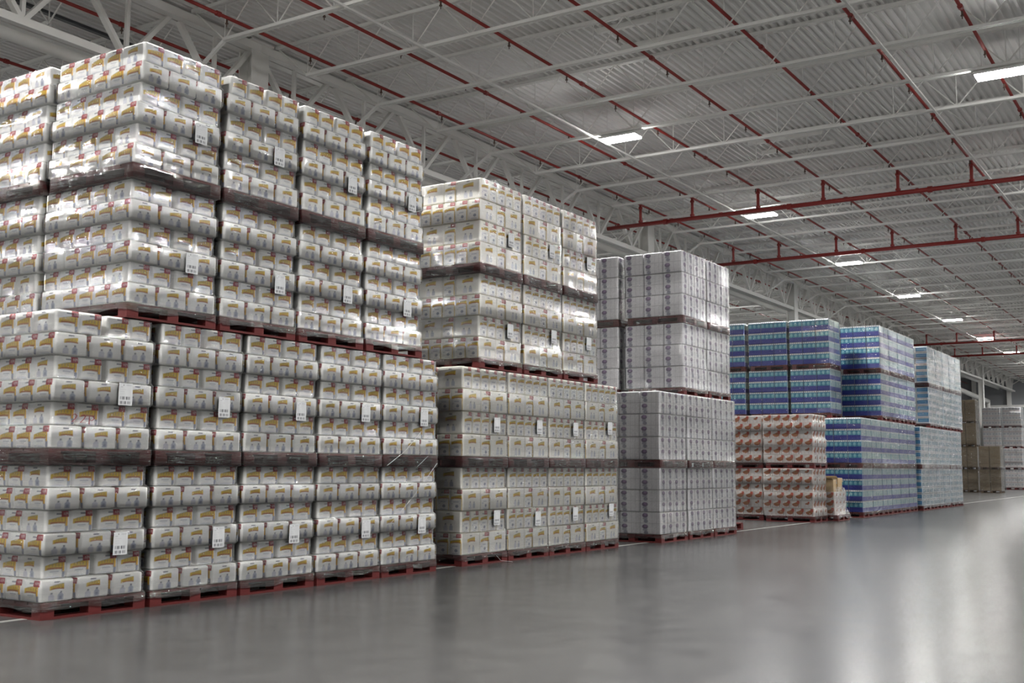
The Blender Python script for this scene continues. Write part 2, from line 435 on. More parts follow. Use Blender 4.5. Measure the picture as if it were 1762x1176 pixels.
GL = {'2': ('111', '001', '111', '100', '111'), '4': ('101', '101', '111', '001', '001'), '=': ('000', '111', '000', '111', '000')}
def digits(A, text, u0, u1, v0, v1, col):
    cw = (u1 - u0) / (len(text) * 4 - 1); ch = (v1 - v0) / 5
    for i, c in enumerate(text):
        for r, row in enumerate(GL[c]):
            for k, b in enumerate(row):
                if b == '1':
                    x = u0 + (i * 4 + k) * cw
                    A.rect(x, x + cw, v1 - (r + 1) * ch, v1 - r * ch, col)

YEL, OCH, RED, BRN, GRY, NAVY = (0.60, 0.395, 0.025), (0.36, 0.25, 0.07), (0.27, 0.014, 0.024), (0.30, 0.075, 0.03), (0.33, 0.35, 0.42), (0.10, 0.11, 0.16)
def banner(A, u0, u1, v0, v1, rise):
    """a slanted banner: the top edge climbs to the right, the bottom lip is brown and slightly bowed"""
    t = (A.u - u0) / (u1 - u0)
    inb = (t > 0) & (t < 1)
    top = v1 - rise * (1 - t) + 0.015 * np.sin(t * 3.1)
    bot = v0 + 0.035 * np.sin(t * 3.14) + 0.02 * t
    A.paint(inb & (A.v < top) & (A.v > bot), YEL)
    A.paint(inb & (A.v < bot + (v1 - v0) * 0.22) & (A.v > bot) & (t > 0.12), BRN, 0.8)
    w = (np.sin(t * 34) > -0.25) & (t > 0.2) & (t < 0.86) & (A.v > bot + (v1 - v0) * 0.32) & (A.v < bot + (v1 - v0) * 0.66)
    A.paint(w, OCH, 0.7)
    A.paint(inb & (A.v > top - 0.03) & (A.v < top + 0.012) & (t > 0.25), (0.25, 0.28, 0.14), 0.6)

def bottle(A, cu, v0, v1, w, col, k):
    h = v1 - v0
    A.rect(cu - w, cu + w, v0, v0 + h * 0.62, col, k)
    A.paint((abs(A.u - cu) < w * (1 - (A.v - v0 - h * 0.55) / (h * 0.4))) & (A.v > v0 + h * 0.55) & (A.v < v0 + h * 0.88), col, k)
    A.rect(cu - w * 0.35, cu + w * 0.35, v0 + h * 0.8, v1, NAVY, k)

def art_towel_label(n):
    A = Art(n, WHITE)
    banner(A, 0.12, 0.79, 0.38, 0.74, 0.15)
    A.rect(0.42, 0.66, 0.80, 0.87, NAVY, 0.75)
    sl = 0.03 * (A.v - 0.7)
    A.paint((A.u > 0.63 + sl) & (A.u < 0.96 + sl) & (A.v > 0.69) & (A.v < 0.98), RED)
    digits(A, '=24', 0.73, 0.92, 0.77, 0.90, (0.62, 0.42, 0.42))
    A.paint((abs(A.u - 0.83 - 0.06 * (0.7 - A.v)) < 0.060 - 0.06 * (0.7 - A.v)) & (A.v > 0.28) & (A.v < 0.70), (0.70, 0.40, 0.03))
    A.paint((abs(A.u - 0.795) < 0.012) & (A.v > 0.3) & (A.v < 0.70), (0.12, 0.06, 0.03), 0.8)
    A.rect(0.80, 0.92, 0.05, 0.30, (0.24, 0.26, 0.34), 0.9); A.rect(0.84, 0.88, 0.03, 0.10, NAVY, 0.7)
    A.rect(0.32, 0.66, 0.29, 0.34, GRY, 0.6); A.rect(0.40, 0.60, 0.22, 0.25, GRY, 0.35)
    A.ell(0.42, 0.06, 0.30, 0.09, (0.55, 0.58, 0.66), 0.45)
    return A.out()

def art_towel_end(n):
    A = Art(n, WHITE)
    A.rect(0.40, 0.57, 0.83, 0.89, NAVY, 0.85)
    banner(A, 0.27, 0.69, 0.52, 0.79, 0.10)
    bottle(A, 0.33, 0.07, 0.42, 0.085, (0.50, 0.51, 0.60), 0.75)
    bottle(A, 0.60, 0.07, 0.47, 0.085, (0.33, 0.36, 0.47), 0.85)
    A.rect(0.56, 0.64, 0.12, 0.26, (0.18, 0.20, 0.30), 0.7)
    return A.out()

CREAM = (0.77, 0.735, 0.63)
def art_tall_label(n):
    A = Art(n, (0.78, 0.76, 0.69))
    A.rect(0.90, 1.0, 0.0, 0.62, (0.66, 0.47, 0.12), 0.8)
    A.paint((A.u > 0.955) & (A.v > 0.04) & (A.v < 0.55) & (A.u > 0.955 + 0.05 * abs(A.v - 0.28)), (0.10, 0.06, 0.03), 0.9)  # dark gap beside the pack, its shade painted into the label colour
    banner(A, 0.12, 0.94, 0.52, 0.72, 0.08)
    A.rect(0.36, 0.62, 0.80, 0.85, NAVY, 0.7)
    A.rect(0.58, 0.98, 0.78, 0.97, (0.33, 0.055, 0.06), 0.95)
    digits(A, '=24', 0.66, 0.92, 0.83, 0.92, (0.62, 0.42, 0.42))
    A.rect(0.12, 0.90, 0.03, 0.50, (0.74, 0.74, 0.74), 0.8)
    A.rect(0.3, 0.7, 0.40, 0.44, GRY, 0.7); A.rect(0.15, 0.3, 0.31, 0.36, GRY, 0.5)
    A.ell(0.58, 0.22, 0.12, 0.07, (0.20, 0.22, 0.30), 0.85); A.rect(0.3, 0.72, 0.07, 0.11, GRY, 0.6)
    return A.out()

def art_tall_end(n):
    A = Art(n, (0.78, 0.765, 0.71))
    A.rect(0.44, 0.56, 0.84, 0.89, NAVY, 0.8)
    banner(A, 0.30, 0.72, 0.56, 0.80, 0.09)
    bottle(A, 0.41, 0.10, 0.44, 0.075, (0.52, 0.53, 0.60), 0.7)
    bottle(A, 0.62, 0.13, 0.42, 0.065, (0.36, 0.39, 0.47), 0.8)
    return A.out()

def art_flower(n, narrow):
    A = Art(n, (0.77, 0.76, 0.78))
    g = rng.random((40, 30))
    A.paint(g[(A.v * 39.9).astype(int), (A.u * 29.9).astype(int)] > 0.62, (0.57, 0.56, 0.59), 0.5)
    c = 0.42 if narrow else 0.24
    w = 0.20 if narrow else 0.14
    A.paint(abs(A.u - c) < w, (0.66, 0.66, 0.69), 0.8)
    for b in (0.0, 0.5):
        A.ell(c, b + 0.35, w * 1.02, 0.10, (0.13, 0.085, 0.165) if not narrow else (0.10, 0.07, 0.13), 0.95)
        A.ell(c + w * 0.15, b + 0.38, w * 0.55, 0.05, (0.30, 0.20, 0.35), 0.8)
        A.ell(c, b + 0.21, w * 0.85, 0.06, (0.27, 0.26, 0.33), 0.8)
        A.ell(c + w * 0.3, b + 0.09, w * 0.75, 0.075, (0.18, 0.18, 0.25), 0.8)
        A.paint((abs(A.v - b) < 0.012), (0.42, 0.41, 0.43), 0.6)
    for x in (0.58, 0.80) if not narrow else (0.85,):
        A.paint(abs(A.u - x) < 0.012, (0.45, 0.44, 0.46), 0.5)
    A.paint(A.u > 0.975, (0.40, 0.39, 0.41), 0.6)
    return A.out()

def art_blue_side(n):
    A = Art(n, (0.016, 0.028, 0.235))
    A.rect(0, 1, 0.44, 0.86, (0.03, 0.19, 0.31))
    t = (A.u * 3) % 1
    A.paint((((t - 0.5) / 0.36) ** 2 + ((A.v - 0.64) / 0.17) ** 2 < 1), (0.13, 0.37, 0.46))
    A.paint((((t - 0.45) / 0.20) ** 2 + ((A.v - 0.67) / 0.10) ** 2 < 1), (0.26, 0.51, 0.58), 0.7)
    A.rect(0, 1, 0.86, 1, (0.66, 0.70, 0.70))
    A.paint((A.v > 0.88) & (A.v < 0.97) & (((A.u * 6) % 1) > 0.62), (0.10, 0.14, 0.24), 0.8)
    A.rect(0, 1, 0.0, 0.06, (0.03, 0.03, 0.22), 0.6)
    return A.out()

def art_blue_end(n):  # paler than the side: the film's milky reflection is mixed into these colours
    A = Art(n, (0.075, 0.08, 0.33))
    A.rect(0, 1, 0.40, 1.0, (0.52, 0.58, 0.58))
    t = (A.u * 4) % 1
    A.paint((abs(t - 0.5) < 0.3) & (A.v > 0.44) & (A.v < 0.88), (0.14, 0.34, 0.40))
    A.paint((abs(t - 0.5) < 0.1) & (A.v > 0.5) & (A.v < 0.8), (0.45, 0.58, 0.60), 0.7)
    A.paint((A.u < 0.03) | (A.u > 0.97), (0.5, 0.52, 0.58))
    return A.out()

def art_aqua_side(n):
    A = Art(n, (0.56, 0.65, 0.71))
    A.rect(0.06, 0.94, 0.25, 0.80, (0.055, 0.27, 0.55)); A.rect(0.15, 0.85, 0.45, 0.62, (0.18, 0.46, 0.70), 0.7)
    A.rect(0.1, 0.9, 0.06, 0.16, (0.5, 0.52, 0.62), 0.5)
    return A.out()

def art_aqua_end(n):
    A = Art(n, (0.53, 0.60, 0.63))
    A.rect(0.12, 0.88, 0.22, 0.72, (0.15, 0.29, 0.38))
    A.rect(0.30, 0.72, 0.34, 0.58, (0.34, 0.46, 0.54), 0.8)
    A.rect(0.1, 0.9, 0.84, 0.90, (0.52, 0.56, 0.62), 0.6)
    return A.out()

def bowl(A, cu, cv, ru, rv):
    d = ((A.u - cu) / ru) ** 2 + ((A.v - cv) / rv) ** 2
    A.paint((d < 1) & (A.v < cv + rv * 0.35 + 0.5 * rv * (A.u - cu) / ru), (0.33, 0.10, 0.045))
    A.paint((d < 0.5) & (A.v < cv + rv * 0.1), (0.30, 0.14, 0.06), 0.8)
    A.paint((A.u > cu + ru * 0.35) & (A.u < cu + ru * 1.1) & (A.v > cv) & (A.v < cv + rv * 1.0), (0.38, 0.075, 0.045))

def art_bowl_label(n):
    A = Art(n, (0.60, 0.555, 0.525))
    bowl(A, 0.46, 0.58, 0.38, 0.37)
    A.paint((abs(A.u - 0.78 - 0.1 * (A.v - 0.3)) < 0.05) & (A.v > 0.08) & (A.v < 0.5), (0.20, 0.17, 0.15), 0.8)
    A.rect(0.12, 0.62, 0.08, 0.15, (0.36, 0.25, 0.22), 0.6); A.rect(0.08, 0.3, 0.86, 0.93, (0.40, 0.20, 0.16), 0.6); A.rect(0.9, 0.97, 0.15, 0.85, (0.45, 0.30, 0.26), 0.5)
    return A.out()

def art_bowl_end(n):
    A = Art(n, (0.61, 0.575, 0.55))
    bowl(A, 0.5, 0.64, 0.17, 0.20)
    for x in (0.3, 0.62): A.rect(x - 0.05, x + 0.05, 0.1, 0.42, (0.42, 0.38, 0.38), 0.45)
    A.rect(0.9, 0.96, 0.1, 0.9, (0.45, 0.2, 0.12), 0.4)
    return A.out()

def art_card(n):
    A = Art(n, (0.125, 0.096, 0.058))
    g = rng.random((9, 9)); A.a *= (0.9 + 0.2 * g[(A.v * 8.9).astype(int), (A.u * 8.9).astype(int)])[..., None]
    A.rect(0.3, 0.7, 0.45, 0.55, (0.08, 0.06, 0.036), 0.6)
    return A.out()

def art_far(n):
    A = Art(n, (0.72, 0.72, 0.72))
    A.paint((((A.u * 2) % 1 - 0.5) ** 2 / 0.09 + (A.v - 0.66) ** 2 / 0.03 < 1), (0.42, 0.44, 0.52), 0.7)
    A.rect(0.05, 0.95, 0.12, 0.24, (0.60, 0.32, 0.32), 0.5); A.rect(0.1, 0.9, 0.9, 0.97, (0.4, 0.4, 0.46), 0.5)
    return A.out()

def pack_mesh(name, w, d, h, n, label, end, base, r=0.022, bulge=0.008, wob=0.003, m='print'):
    """soft rounded pack, printed on its four upright faces; label faces are -y and +y, end faces -x and +x; origin at base centre"""
    hw, hd, hh = w / 2, d / 2, h / 2
    V, F, C = [], [], []
    ph = rng.random(6) * 6.28
    def shape(P):
        P = np.array(P)
        Hf = np.array([hw, hd, hh])
        rr = min(r, 0.45 * min(hw, hd, hh))
        q = np.clip(P, -(Hf - rr), Hf - rr)
        dv = P - q
        ln = np.linalg.norm(dv, axis=1, keepdims=True); ln[ln == 0] = 1
        out = q + dv / ln * rr
        s = P / Hf
        fx, fy, fz = (np.maximum(np.cos(np.clip(s[:, c], -1, 1) * 1.5707), 0.0) for c in range(3))
        wz = 1 + 0.6 * np.sin(P[:, 2] * 31 + ph[0] + P[:, 0] * 17)
        out[:, 0] += np.sign(s[:, 0]) * (abs(s[:, 0]) > 0.999) * bulge * (fy * fz) ** 0.6 + wob * np.sin(P[:, 2] * 40 + ph[1]) * fy * fz
        out[:, 1] += np.sign(s[:, 1]) * (abs(s[:, 1]) > 0.999) * bulge * (fx * fz) ** 0.6 * wz * 0.8 + wob * np.sin(P[:, 0] * 33 + ph[2]) * fx * fz
        return out + np.array([0, 0, hh])
    k = np.linspace(-1, 1, n + 1)
    # square the spacing a little so the rounded borders get points
    for face in range(4):
        U, W_ = np.meshgrid(k, k)
        U, W_ = U.ravel(), W_.ravel()
        if face == 0: P = np.stack([U * hw, -hd + 0 * U, W_ * hh], 1); img = label
        elif face == 1: P = np.stack([hw + 0 * U, U * hd, W_ * hh], 1); img = end
        elif face == 2: P = np.stack([-U * hw, hd + 0 * U, W_ * hh], 1); img = label
        else: P = np.stack([-hw + 0 * U, -U * hd, W_ * hh], 1); img = end
        b = sum(len(x) for x in V)
        V.append(shape(P)); C.append(img.reshape(-1, 3))
        idx = np.arange((n + 1) * (n + 1)).reshape(n + 1, n + 1)
        q = np.stack([idx[:-1, :-1], idx[:-1, 1:], idx[1:, 1:], idx[1:, :-1]], -1).reshape(-1, 4) + b
        F.append(q)
    kk = np.linspace(-1, 1, 9)
    for s in (-1, 1):
        U, W_ = np.meshgrid(kk, kk); U, W_ = U.ravel(), W_.ravel()
        P = np.stack([U * hw, W_ * hd * s, s * hh + 0 * U], 1)
        b = sum(len(x) for x in V)
        V.append(shape(P)); C.append(np.ones((81, 3)) * np.array(base))
        idx = np.arange(81).reshape(9, 9)
        F.append(np.stack([idx[:-1, :-1], idx[:-1, 1:], idx[1:, 1:], idx[1:, :-1]], -1).reshape(-1, 4) + b)
    V, F, C = np.concatenate(V), np.concatenate(F), np.concatenate(C)
    return build_mesh(name, V, F, C, m)

def build_mesh(name, V, F, C, m):
    me = bpy.data.meshes.new(name)
    me.vertices.add(len(V)); me.vertices.foreach_set('co', V.astype(np.float32).ravel())
    me.loops.add(F.size); me.loops.foreach_set('vertex_index', F.astype(np.int32).ravel())
    me.polygons.add(len(F)); me.polygons.foreach_set('loop_start', np.arange(0, F.size, 4, dtype=np.int32))
    me.update(calc_edges=True)
    me.polygons.foreach_set('use_smooth', [True] * len(F))
    at = me.color_attributes.new('Col', 'FLOAT_COLOR', 'POINT')
    at.data.foreach_set('color', np.concatenate([C, np.ones((len(C), 1))], 1).astype(np.float32).ravel())
    me.materials.append(M[m])
    me.validate()
    return me

def variants(name, w, d, h, n, lab, end, base, k=3, **kw):
    return [pack_mesh(name, w, d, h, n, lab(n), end(n), base, **kw) for _ in range(k)]

# layer patterns: lists of (cx, cy, quarter turn, side, place); cx from the left end, cy from the aisle face
def lay_pinwheel(i, W, D, a, b, inset):
    L = []
    if i % 2 == 0:
        g = (W - 3 * b) / 2
        for k in range(3):
            for j in range(4):
                if j == 0: L.append((b / 2 + k * (b + g), a / 2, 1, 'aisle', k + 1))
                elif k == 0: L.append((b / 2, a / 2 + j * a, 1, 'left', j + 1))
        L.append((a / 2, 4 * a + b / 2, 0, 'left', 5))
    else:
        gm = W - 2 * inset - 4 * a
        for k in range(4): L.append((inset + a / 2 + k * a + (gm if k > 1 else 0), inset + b / 2, 0, 'aisle', k + 1))
        for j in range(4): L.append((inset + b / 2, inset + b + a / 2 + j * a, 1, 'left', j + 2))
    return L
def lay_five(i, W, D, a, b, inset):
    L = []
    if i % 2 == 0:
        L.append((b / 2, a / 2, 1, 'aisle', 1)); L.append((W / 2, b / 2 + 0.01, 0, 'aisle', 2)); L.append((W - b / 2, a / 2, 1, 'aisle', 3))
        for j in range(1, 5): L.append((b / 2, a / 2 + j * a, 1, 'left', j + 1))
    else:
        for k in range(5): L.append((inset + a / 2 + k * (W - 2 * inset - a) / 4, inset + b / 2, 0, 'aisle', k + 1))
        L.append((inset + b / 2, inset + b + a / 2, 1, 'left', 2)); L.append((inset + a / 2, inset + b + a + b / 2, 0, 'left', 3))
    return L
def lay_grid(nx, ny):
    def f(i, W, D, a, b, inset):
        L = []
        g = (W - nx * a) / max(1, nx - 1)
        for k in range(nx): L.append((a / 2 + k * (a + g), b / 2, 0, 'aisle', k + 1))
        for j in range(1, ny): L.append((a / 2, b / 2 + j * (D - b) / (ny - 1), 0, 'left', j + 1))
        return L
    return f

KIND = {}
def kind(key, **k): KIND[key] = k
kind('A', name='paper_towel_pack', cat='pack', desc='yellow-banner white pack', group='yellow-banner white packs', a=0.240, b=0.328, D=1.29, lay=lay_pinwheel, hs=(0.191, 0.200, 0.195, 0.2), n=44,
     art=(art_towel_label, art_towel_end), base=WHITE, inset=0.022)
kind('B', name='tall_towel_pack', cat='pack', desc='tall cream pack', group='tall cream packs with yellow banner', a=0.208, b=0.418, D=1.06, lay=lay_five, hs=(0.286, 0.300, 0.293, 0.3), n=40,
     art=(art_tall_label, art_tall_end), base=CREAM, inset=0.012)
kind('C', name='flower_pack', cat='pack', desc='purple-flower pack', group='white packs with purple flowers', a=0.272, b=0.395, D=1.2, lay=lay_grid(4, 3), hs=(0.383, 0.402, 0.405, 0.412), n=40,
     art=(lambda n: art_flower(n, True), lambda n: art_flower(n, False)), base=(0.7, 0.69, 0.7), inset=0)
kind('D', name='blue_case', cat='case', desc='deep-blue case', group='deep blue cases', a=0.498, b=0.368, D=1.11, lay=lay_grid(2, 3), hs=(0.2925, 0.305, 0.305, 0.31), n=36,
     art=(art_blue_end, art_blue_side), base=(0.6, 0.65, 0.66), inset=0, r=0.010, bulge=0.002)
kind('E', name='aqua_pack', cat='pack', desc='light-blue pack', group='light blue packs', a=0.498, b=0.39, D=1.18, lay=lay_grid(2, 3), hs=(0.194, 0.2, 0.2, 0.2), n=24,
     art=(art_aqua_end, art_aqua_side), base=(0.66, 0.72, 0.76), inset=0, r=0.014, bulge=0.003)
kind('F', name='printed_carton', cat='carton', desc='orange-bowl carton', group='cartons printed with orange bowls', a=0.236, b=0.308, D=1.26, lay=lay_pinwheel, hs=(0.192, 0.197), n=30,
     art=(art_bowl_label, art_bowl_end), base=(0.6, 0.56, 0.53), inset=0.015, r=0.008, bulge=0.003)
kind('G', name='cardboard_box', cat='box', desc='brown box', group='brown cardboard boxes', a=0.52, b=0.54, D=1.1, lay=lay_grid(2, 2), hs=(0.385, 0.385, 0.4, 0.4), n=8,
     art=(art_card, art_card), base=(0.125, 0.096, 0.058), inset=0, r=0.006, bulge=0.002)
kind('H', name='white_carton', cat='carton', desc='white carton', group='far white cartons', a=0.52, b=0.37, D=1.12, lay=lay_grid(2, 3), hs=(0.29, 0.31, 0.3, 0.3), n=16,
     art=(art_far, art_far), base=(0.7, 0.7, 0.7), inset=0, r=0.008, bulge=0.003)
for kk in KIND.values():
    kk['cache'] = {}
def pack_variants(key, h):
    kk = KIND[key]
    if h not in kk['cache']:
        kk['cache'][h] = variants(kk['name'], kk['a'] - 0.004, kk['b'] - 0.004, h - 0.001, kk['n'], kk['art'][0], kk['art'][1], kk['base'], k=2,
                                  r=kk.get('r', 0.022), bulge=kk.get('bulge', 0.007), wob=0.002, m='paper' if key in 'FGH' else 'print')
    return kk['cache'][h]

# ------------------------------------------------------------------ pallets
def pallet_parts(W, D):
    top = MB()
    nb = 7; bw = D / nb
    for k in range(nb): top.box(0, W, k * bw + 0.008, (k + 1) * bw - 0.008, 0.118, 0.14)
    for k in range(3):
        x = k * (W - 0.12) / 2
        top.box(x, x + 0.12, 0.008, D - 0.008, 0.098, 0.118)
    base = MB()
    for k in range(3):
        y = k * (D - 0.12) / 2
        base.box(0, W, y, y + 0.12, 0.0, 0.02)
    for k in (0, 2):
        x = k * (W - 0.12) / 2
        base.box(x, x + 0.12, 0.12, D - 0.12, 0.0, 0.0199)
    block = MB().box(-0.065, 0.065, -0.06, 0.06, 0.0, 0.078).mesh('block')
    pos = [(0.065 + i * (W - 0.13) / 2, 0.06 + j * (D - 0.12) / 2) for i in range(3) for j in range(3)]
    return top.mesh('top_deck'), base.mesh('base_board'), block, pos
PAL = {}
def pallet(W, D, x, y, z, label, m='pallet'):
    key = (round(W, 3), round(D, 3), m)
    if key not in PAL: PAL[key] = pallet_parts(W, D)
    td, bb, bl, pos = PAL[key]
    t = empty('pallet', (x, y, z)); tag(t, label, 'pallet', 'red pallets')
    link('top_deck', td, M[m], t); link('base_board', bb, M[m], t)
    for px, py in pos: link('block', bl, M[m], t, (px, py, 0.02))
    return t

# ------------------------------------------------------------------ stretch film
def film_mesh(rings, seed, m='film'):
    rg = np.random.default_rng(seed)
    rc = 0.035
    V, F = [], []
    def perim(x0, x1, y0, y1):
        P = []
        def side(a, b, n):
            for k in range(n): P.append((a[0] + (b[0] - a[0]) * k / n, a[1] + (b[1] - a[1]) * k / n))
        def arc(cx, cy, t0):
            for k in range(4): P.append((cx + rc * math.cos(t0 + k * math.pi / 8), cy + rc * math.sin(t0 + k * math.pi / 8)))
        side((x0 + rc, y0), (x1 - rc, y0), 14); arc(x1 - rc, y0 + rc, -math.pi / 2)
        side((x1, y0 + rc), (x1, y1 - rc), 14); arc(x1 - rc, y1 - rc, 0)
        side((x1 - rc, y1), (x0 + rc, y1), 14); arc(x0 + rc, y1 - rc, math.pi / 2)
        side((x0, y1 - rc), (x0, y0 + rc), 14); arc(x0 + rc, y0 + rc, math.pi)
        return P
    n = None
    for i, (z, x0, x1, y0, y1, wave) in enumerate(rings):
        P = perim(x0, x1, y0, y1); n = len(P)
        p1, p2 = rg.random() * 6, rg.random() * 6
        cx, cyy = (x0 + x1) / 2, (y0 + y1) / 2
        for k, (a, b) in enumerate(P):
            j = rg.normal(0, 0.0016)
            dx, dy = a - cx, b - cyy; l = math.hypot(dx, dy)
            zz = z + wave * (math.sin(k * 0.55 + p1) + 0.6 * math.sin(k * 1.3 + p2) - 0.3)
            V.append((a + dx / l * j, b + dy / l * j, zz))
        if i:
            for k in range(n):
                a0, b0 = (i - 1) * n + k, (i - 1) * n + (k + 1) % n
                F.append((a0, b0, b0 + n, a0 + n))
    me = bpy.data.meshes.new('stretch_film'); me.from_pydata(V, [], F); me.update()
    me.polygons.foreach_set('use_smooth', [True] * len(F)); me.materials.append(M[m])
    return me

def label_sheet_mesh():
    n = 40
    A = Art(n, (0.52, 0.53, 0.54))
    r2 = np.random.default_rng(3).random(60)
    bars = r2[(A.u * 44).astype(int)] > 0.45
    A.paint(bars & (A.u > 0.12) & (A.u < 0.85) & (A.v > 0.26) & (A.v < 0.40), (0.05, 0.05, 0.06))
    A.paint(~bars & (A.u > 0.12) & (A.u < 0.90) & (A.v > 0.06) & (A.v < 0.19), (0.05, 0.05, 0.06))
    A.rect(0.12, 0.3, 0.80, 0.83, (0.3, 0.3, 0.32), 0.8); A.rect(0.55, 0.9, 0.88, 0.91, (0.3, 0.3, 0.32), 0.6)
    A.ell(0.36, 0.90, 0.03, 0.03, (0.05, 0.05, 0.05)); A.rect(0.12, 0.55, 0.70, 0.72, (0.3, 0.3, 0.32), 0.6)
    A.rect(0.12, 0.42, 0.60, 0.62, (0.3, 0.3, 0.32), 0.6); A.rect(0.12, 0.5, 0.50, 0.52, (0.3, 0.3, 0.32), 0.5)
    c = A.out().reshape(-1, 3)
    k = np.linspace(0, 1, n + 1); U, W_ = np.meshgrid(k, k); U, W_ = U.ravel(), W_.ravel()
    V = np.stack([(U - 0.5) * 0.15, 0.002 * np.sin(U * 9 + W_ * 4), (W_ - 0.5) * 0.20], 1)
    idx = np.arange((n + 1) ** 2).reshape(n + 1, n + 1)
    F = np.stack([idx[:-1, :-1], idx[:-1, 1:], idx[1:, 1:], idx[1:, :-1]], -1).reshape(-1, 4)
    return build_mesh('shipping_label', V, F, c, 'paper')
LABEL = label_sheet_mesh()

# ------------------------------------------------------------------ stacks of wrapped loads
TIER = ['bottom tier', 'second tier', 'third tier', 'top tier']
PACKS = []        # (key, distance, mesh variants, location, rotation, label)
def stack(key, x, y, z, W, tiers, col, left=False, aisle=True, stuff=False, wrap=True, pal=True, jit=0.012, taper=0.0):
    """tiers: which tiers (0..3) are wrapped together in this stack; returns its top"""
    kk = KIND[key]; D = kk['D']
    PW, PD = W + 0.012, max(D - 0.05, 1.05)
    rings = []
    z0 = z
    seed = int(x * 131 + y * 17 + tiers[0] * 7)
    rj = random.Random(seed)
    labels_at = []
    for t in tiers:
        h = kk['hs'][t]; nl = {'A': 6, 'B': 4, 'C': 3, 'D': 4, 'E': 6, 'F': 6, 'G': 3, 'H': 4}[key]
        if pal: pallet(PW, PD, x - 0.006, y - 0.012, z, ('bare' if key == 'G' else 'red') + ' wooden pallet under the %s load, %s, %s' % (kk['desc'].rsplit(' ', 1)[0] + ' ' + kk['cat'], TIER[t], col), 'old_wood' if key == 'G' else 'pallet')
        pe = (x - 0.016, x + PW + 0.006, y - 0.024, y + PD + 0.0)
        if t == tiers[0]: rings.append((z + 0.075, *pe, 0.010))
        else: rings.append((z + 0.006, *pe, 0.0))
        rings.append((z + 0.137, *pe, 0.0))
        z += 0.14
        zl = z
        vs_ = pack_variants(key, h)
        for i in range(nl):
            ox, oy = rj.uniform(-jit, jit), rj.uniform(-0.006, 0.006)
            ins = kk['inset'] if i % 2 else 0.0
            if key == 'B': ins = 0.0 if i % 2 == 0 else 0.008
            tp = taper * (i + 0.5) / nl if t == 3 else 0.0      # soft top loads are drawn in by the film
            Wl, ox = W - tp, ox + tp
            for cx, cyy, q, side, place in kk['lay'](i, Wl, D, kk['a'], kk['b'], kk['inset']):
                if side == 'left' and not left: continue
                if side == 'aisle' and not aisle and place > 1: continue
                lb = '%s, %s %s, %s layer up, %s' % (kk['desc'], TIER[t], col, nth(i + 1),
                     ('%s from left on aisle side' if side == 'aisle' else '%s from corner on left end') % nth(place))
                loc = (x + cx + ox + rj.uniform(-0.002, 0.002), y + cyy + oy + rj.uniform(-0.003, 0.003), z)
                rz = (-math.pi / 2 if q else 0.0) + rj.uniform(-0.008, 0.008)
                PACKS.append((key, math.dist(loc, (0, 0, EYE)), vs_[rj.randrange(len(vs_))], loc, rz, lb, stuff))
            e = (x + ox + ins - 0.014, x + ox + Wl - ins + 0.014, y + oy + ins - 0.016, y + oy + D - ins + 0.012)
            rings.append((z + 0.02, *e, 0.0)); rings.append((z + h / 2, *e, 0.0)); rings.append((z + h - 0.012, *e, 0.0))
            z += h
        labels_at.append((x + W * rj.uniform(0.68, 0.76), zl + h * nl * rj.uniform(0.36, 0.42)))
        top = rings[-1]
    if wrap:
        f = link('stretch_film', film_mesh(rings, seed, 'film_tight' if key in 'DFG' else 'film_loose' if tiers[0] > 1 and key in 'AB' else 'film'))
        tag(f, 'clear stretch film around the %s load, %s and %s, %s' % (kk['desc'].rsplit(' ', 1)[0] + ' ' + kk['cat'], TIER[tiers[0]].split()[0], TIER[tiers[-1]].split()[0], col), 'stretch film', 'stretch film wraps')
        if key in 'AB' and aisle:
            for lx, lz in labels_at:
                s = link('shipping_label', LABEL, None, f, (lx, y - 0.030, lz))
                s['label'] = 'white shipping label with two bar codes'
        return z, f
    return z, None

COLN = lambda i: nth(i + 1) + ' column'
FILMS = {}
zA = 2.626
for i, x in enumerate((5.83, 6.95, 8.06, 9.17, 10.27)):
    _, FILMS['A', i] = stack('A', x, 8.37, 0.0, 1.05, (0, 1), COLN(i), left=(i == 0))
for i, x in enumerate((6.55, 7.67, 8.79, 9.91)):
    _, FILMS['AU', i] = stack('A', x, 8.37, zA, 1.05, (2, 3), COLN(i), left=(i == 0), taper=0.066 if i == 0 else 0.02)
stack('A', 6.52, 9.72, zA, 1.05, (2, 3), 'back row', left=True, aisle=False, taper=0.06)
stack('A', 6.00, 9.72, 0.0, 1.05, (0, 1), 'back row', left=True, aisle=False, stuff=True)
for i in range(4):
    _, FILMS['B', i] = stack('B', 12.0 + 1.115 * i, 8.45, 0.0, 1.07, (0, 1), COLN(i), left=(i == 0))
for i in range(3):
    stack('B', 12.39 + 1.145 * i, 8.47, 2.624, 1.07, (2, 3), COLN(i), left=(i == 0))
for i, x in enumerate((17.75, 18.95, 20.13)):
    stack('C', x, 8.3, 0.0, 1.1, (0, 1), COLN(i), left=(i == 0))
for i, x in enumerate((19.03, 20.22)):
    stack('C', x, 8.42, 2.635, 1.11, (2, 3), COLN(i), left=(i == 0))
stack('C', 19.0, 9.75, 2.635, 1.11, (2, 3), 'back row', left=True, aisle=False)
stack('C', 18.6, 9.65, 0.0, 1.11, (0, 1), 'back row', left=True, aisle=False)
for i in range(6):
    stack('D', 30.25 + 1.03 * i, 8.25, 0.0, 1.0, (0, 1), COLN(i), left=(i == 0), jit=0.006)
for i in range(4):
    stack('D', 32.4 + 1.05 * i, 8.25, 2.67, 1.0, (2, 3), COLN(i), left=(i == 0), jit=0.006)
for i, y in enumerate((9.05, 10.24, 11.45)):
    stack('D', 30.25 - 0.04 * i, y, 2.67, 1.0, (2, 3), '%s back row' % nth(i + 1), left=True, aisle=(i == 0), jit=0.006)
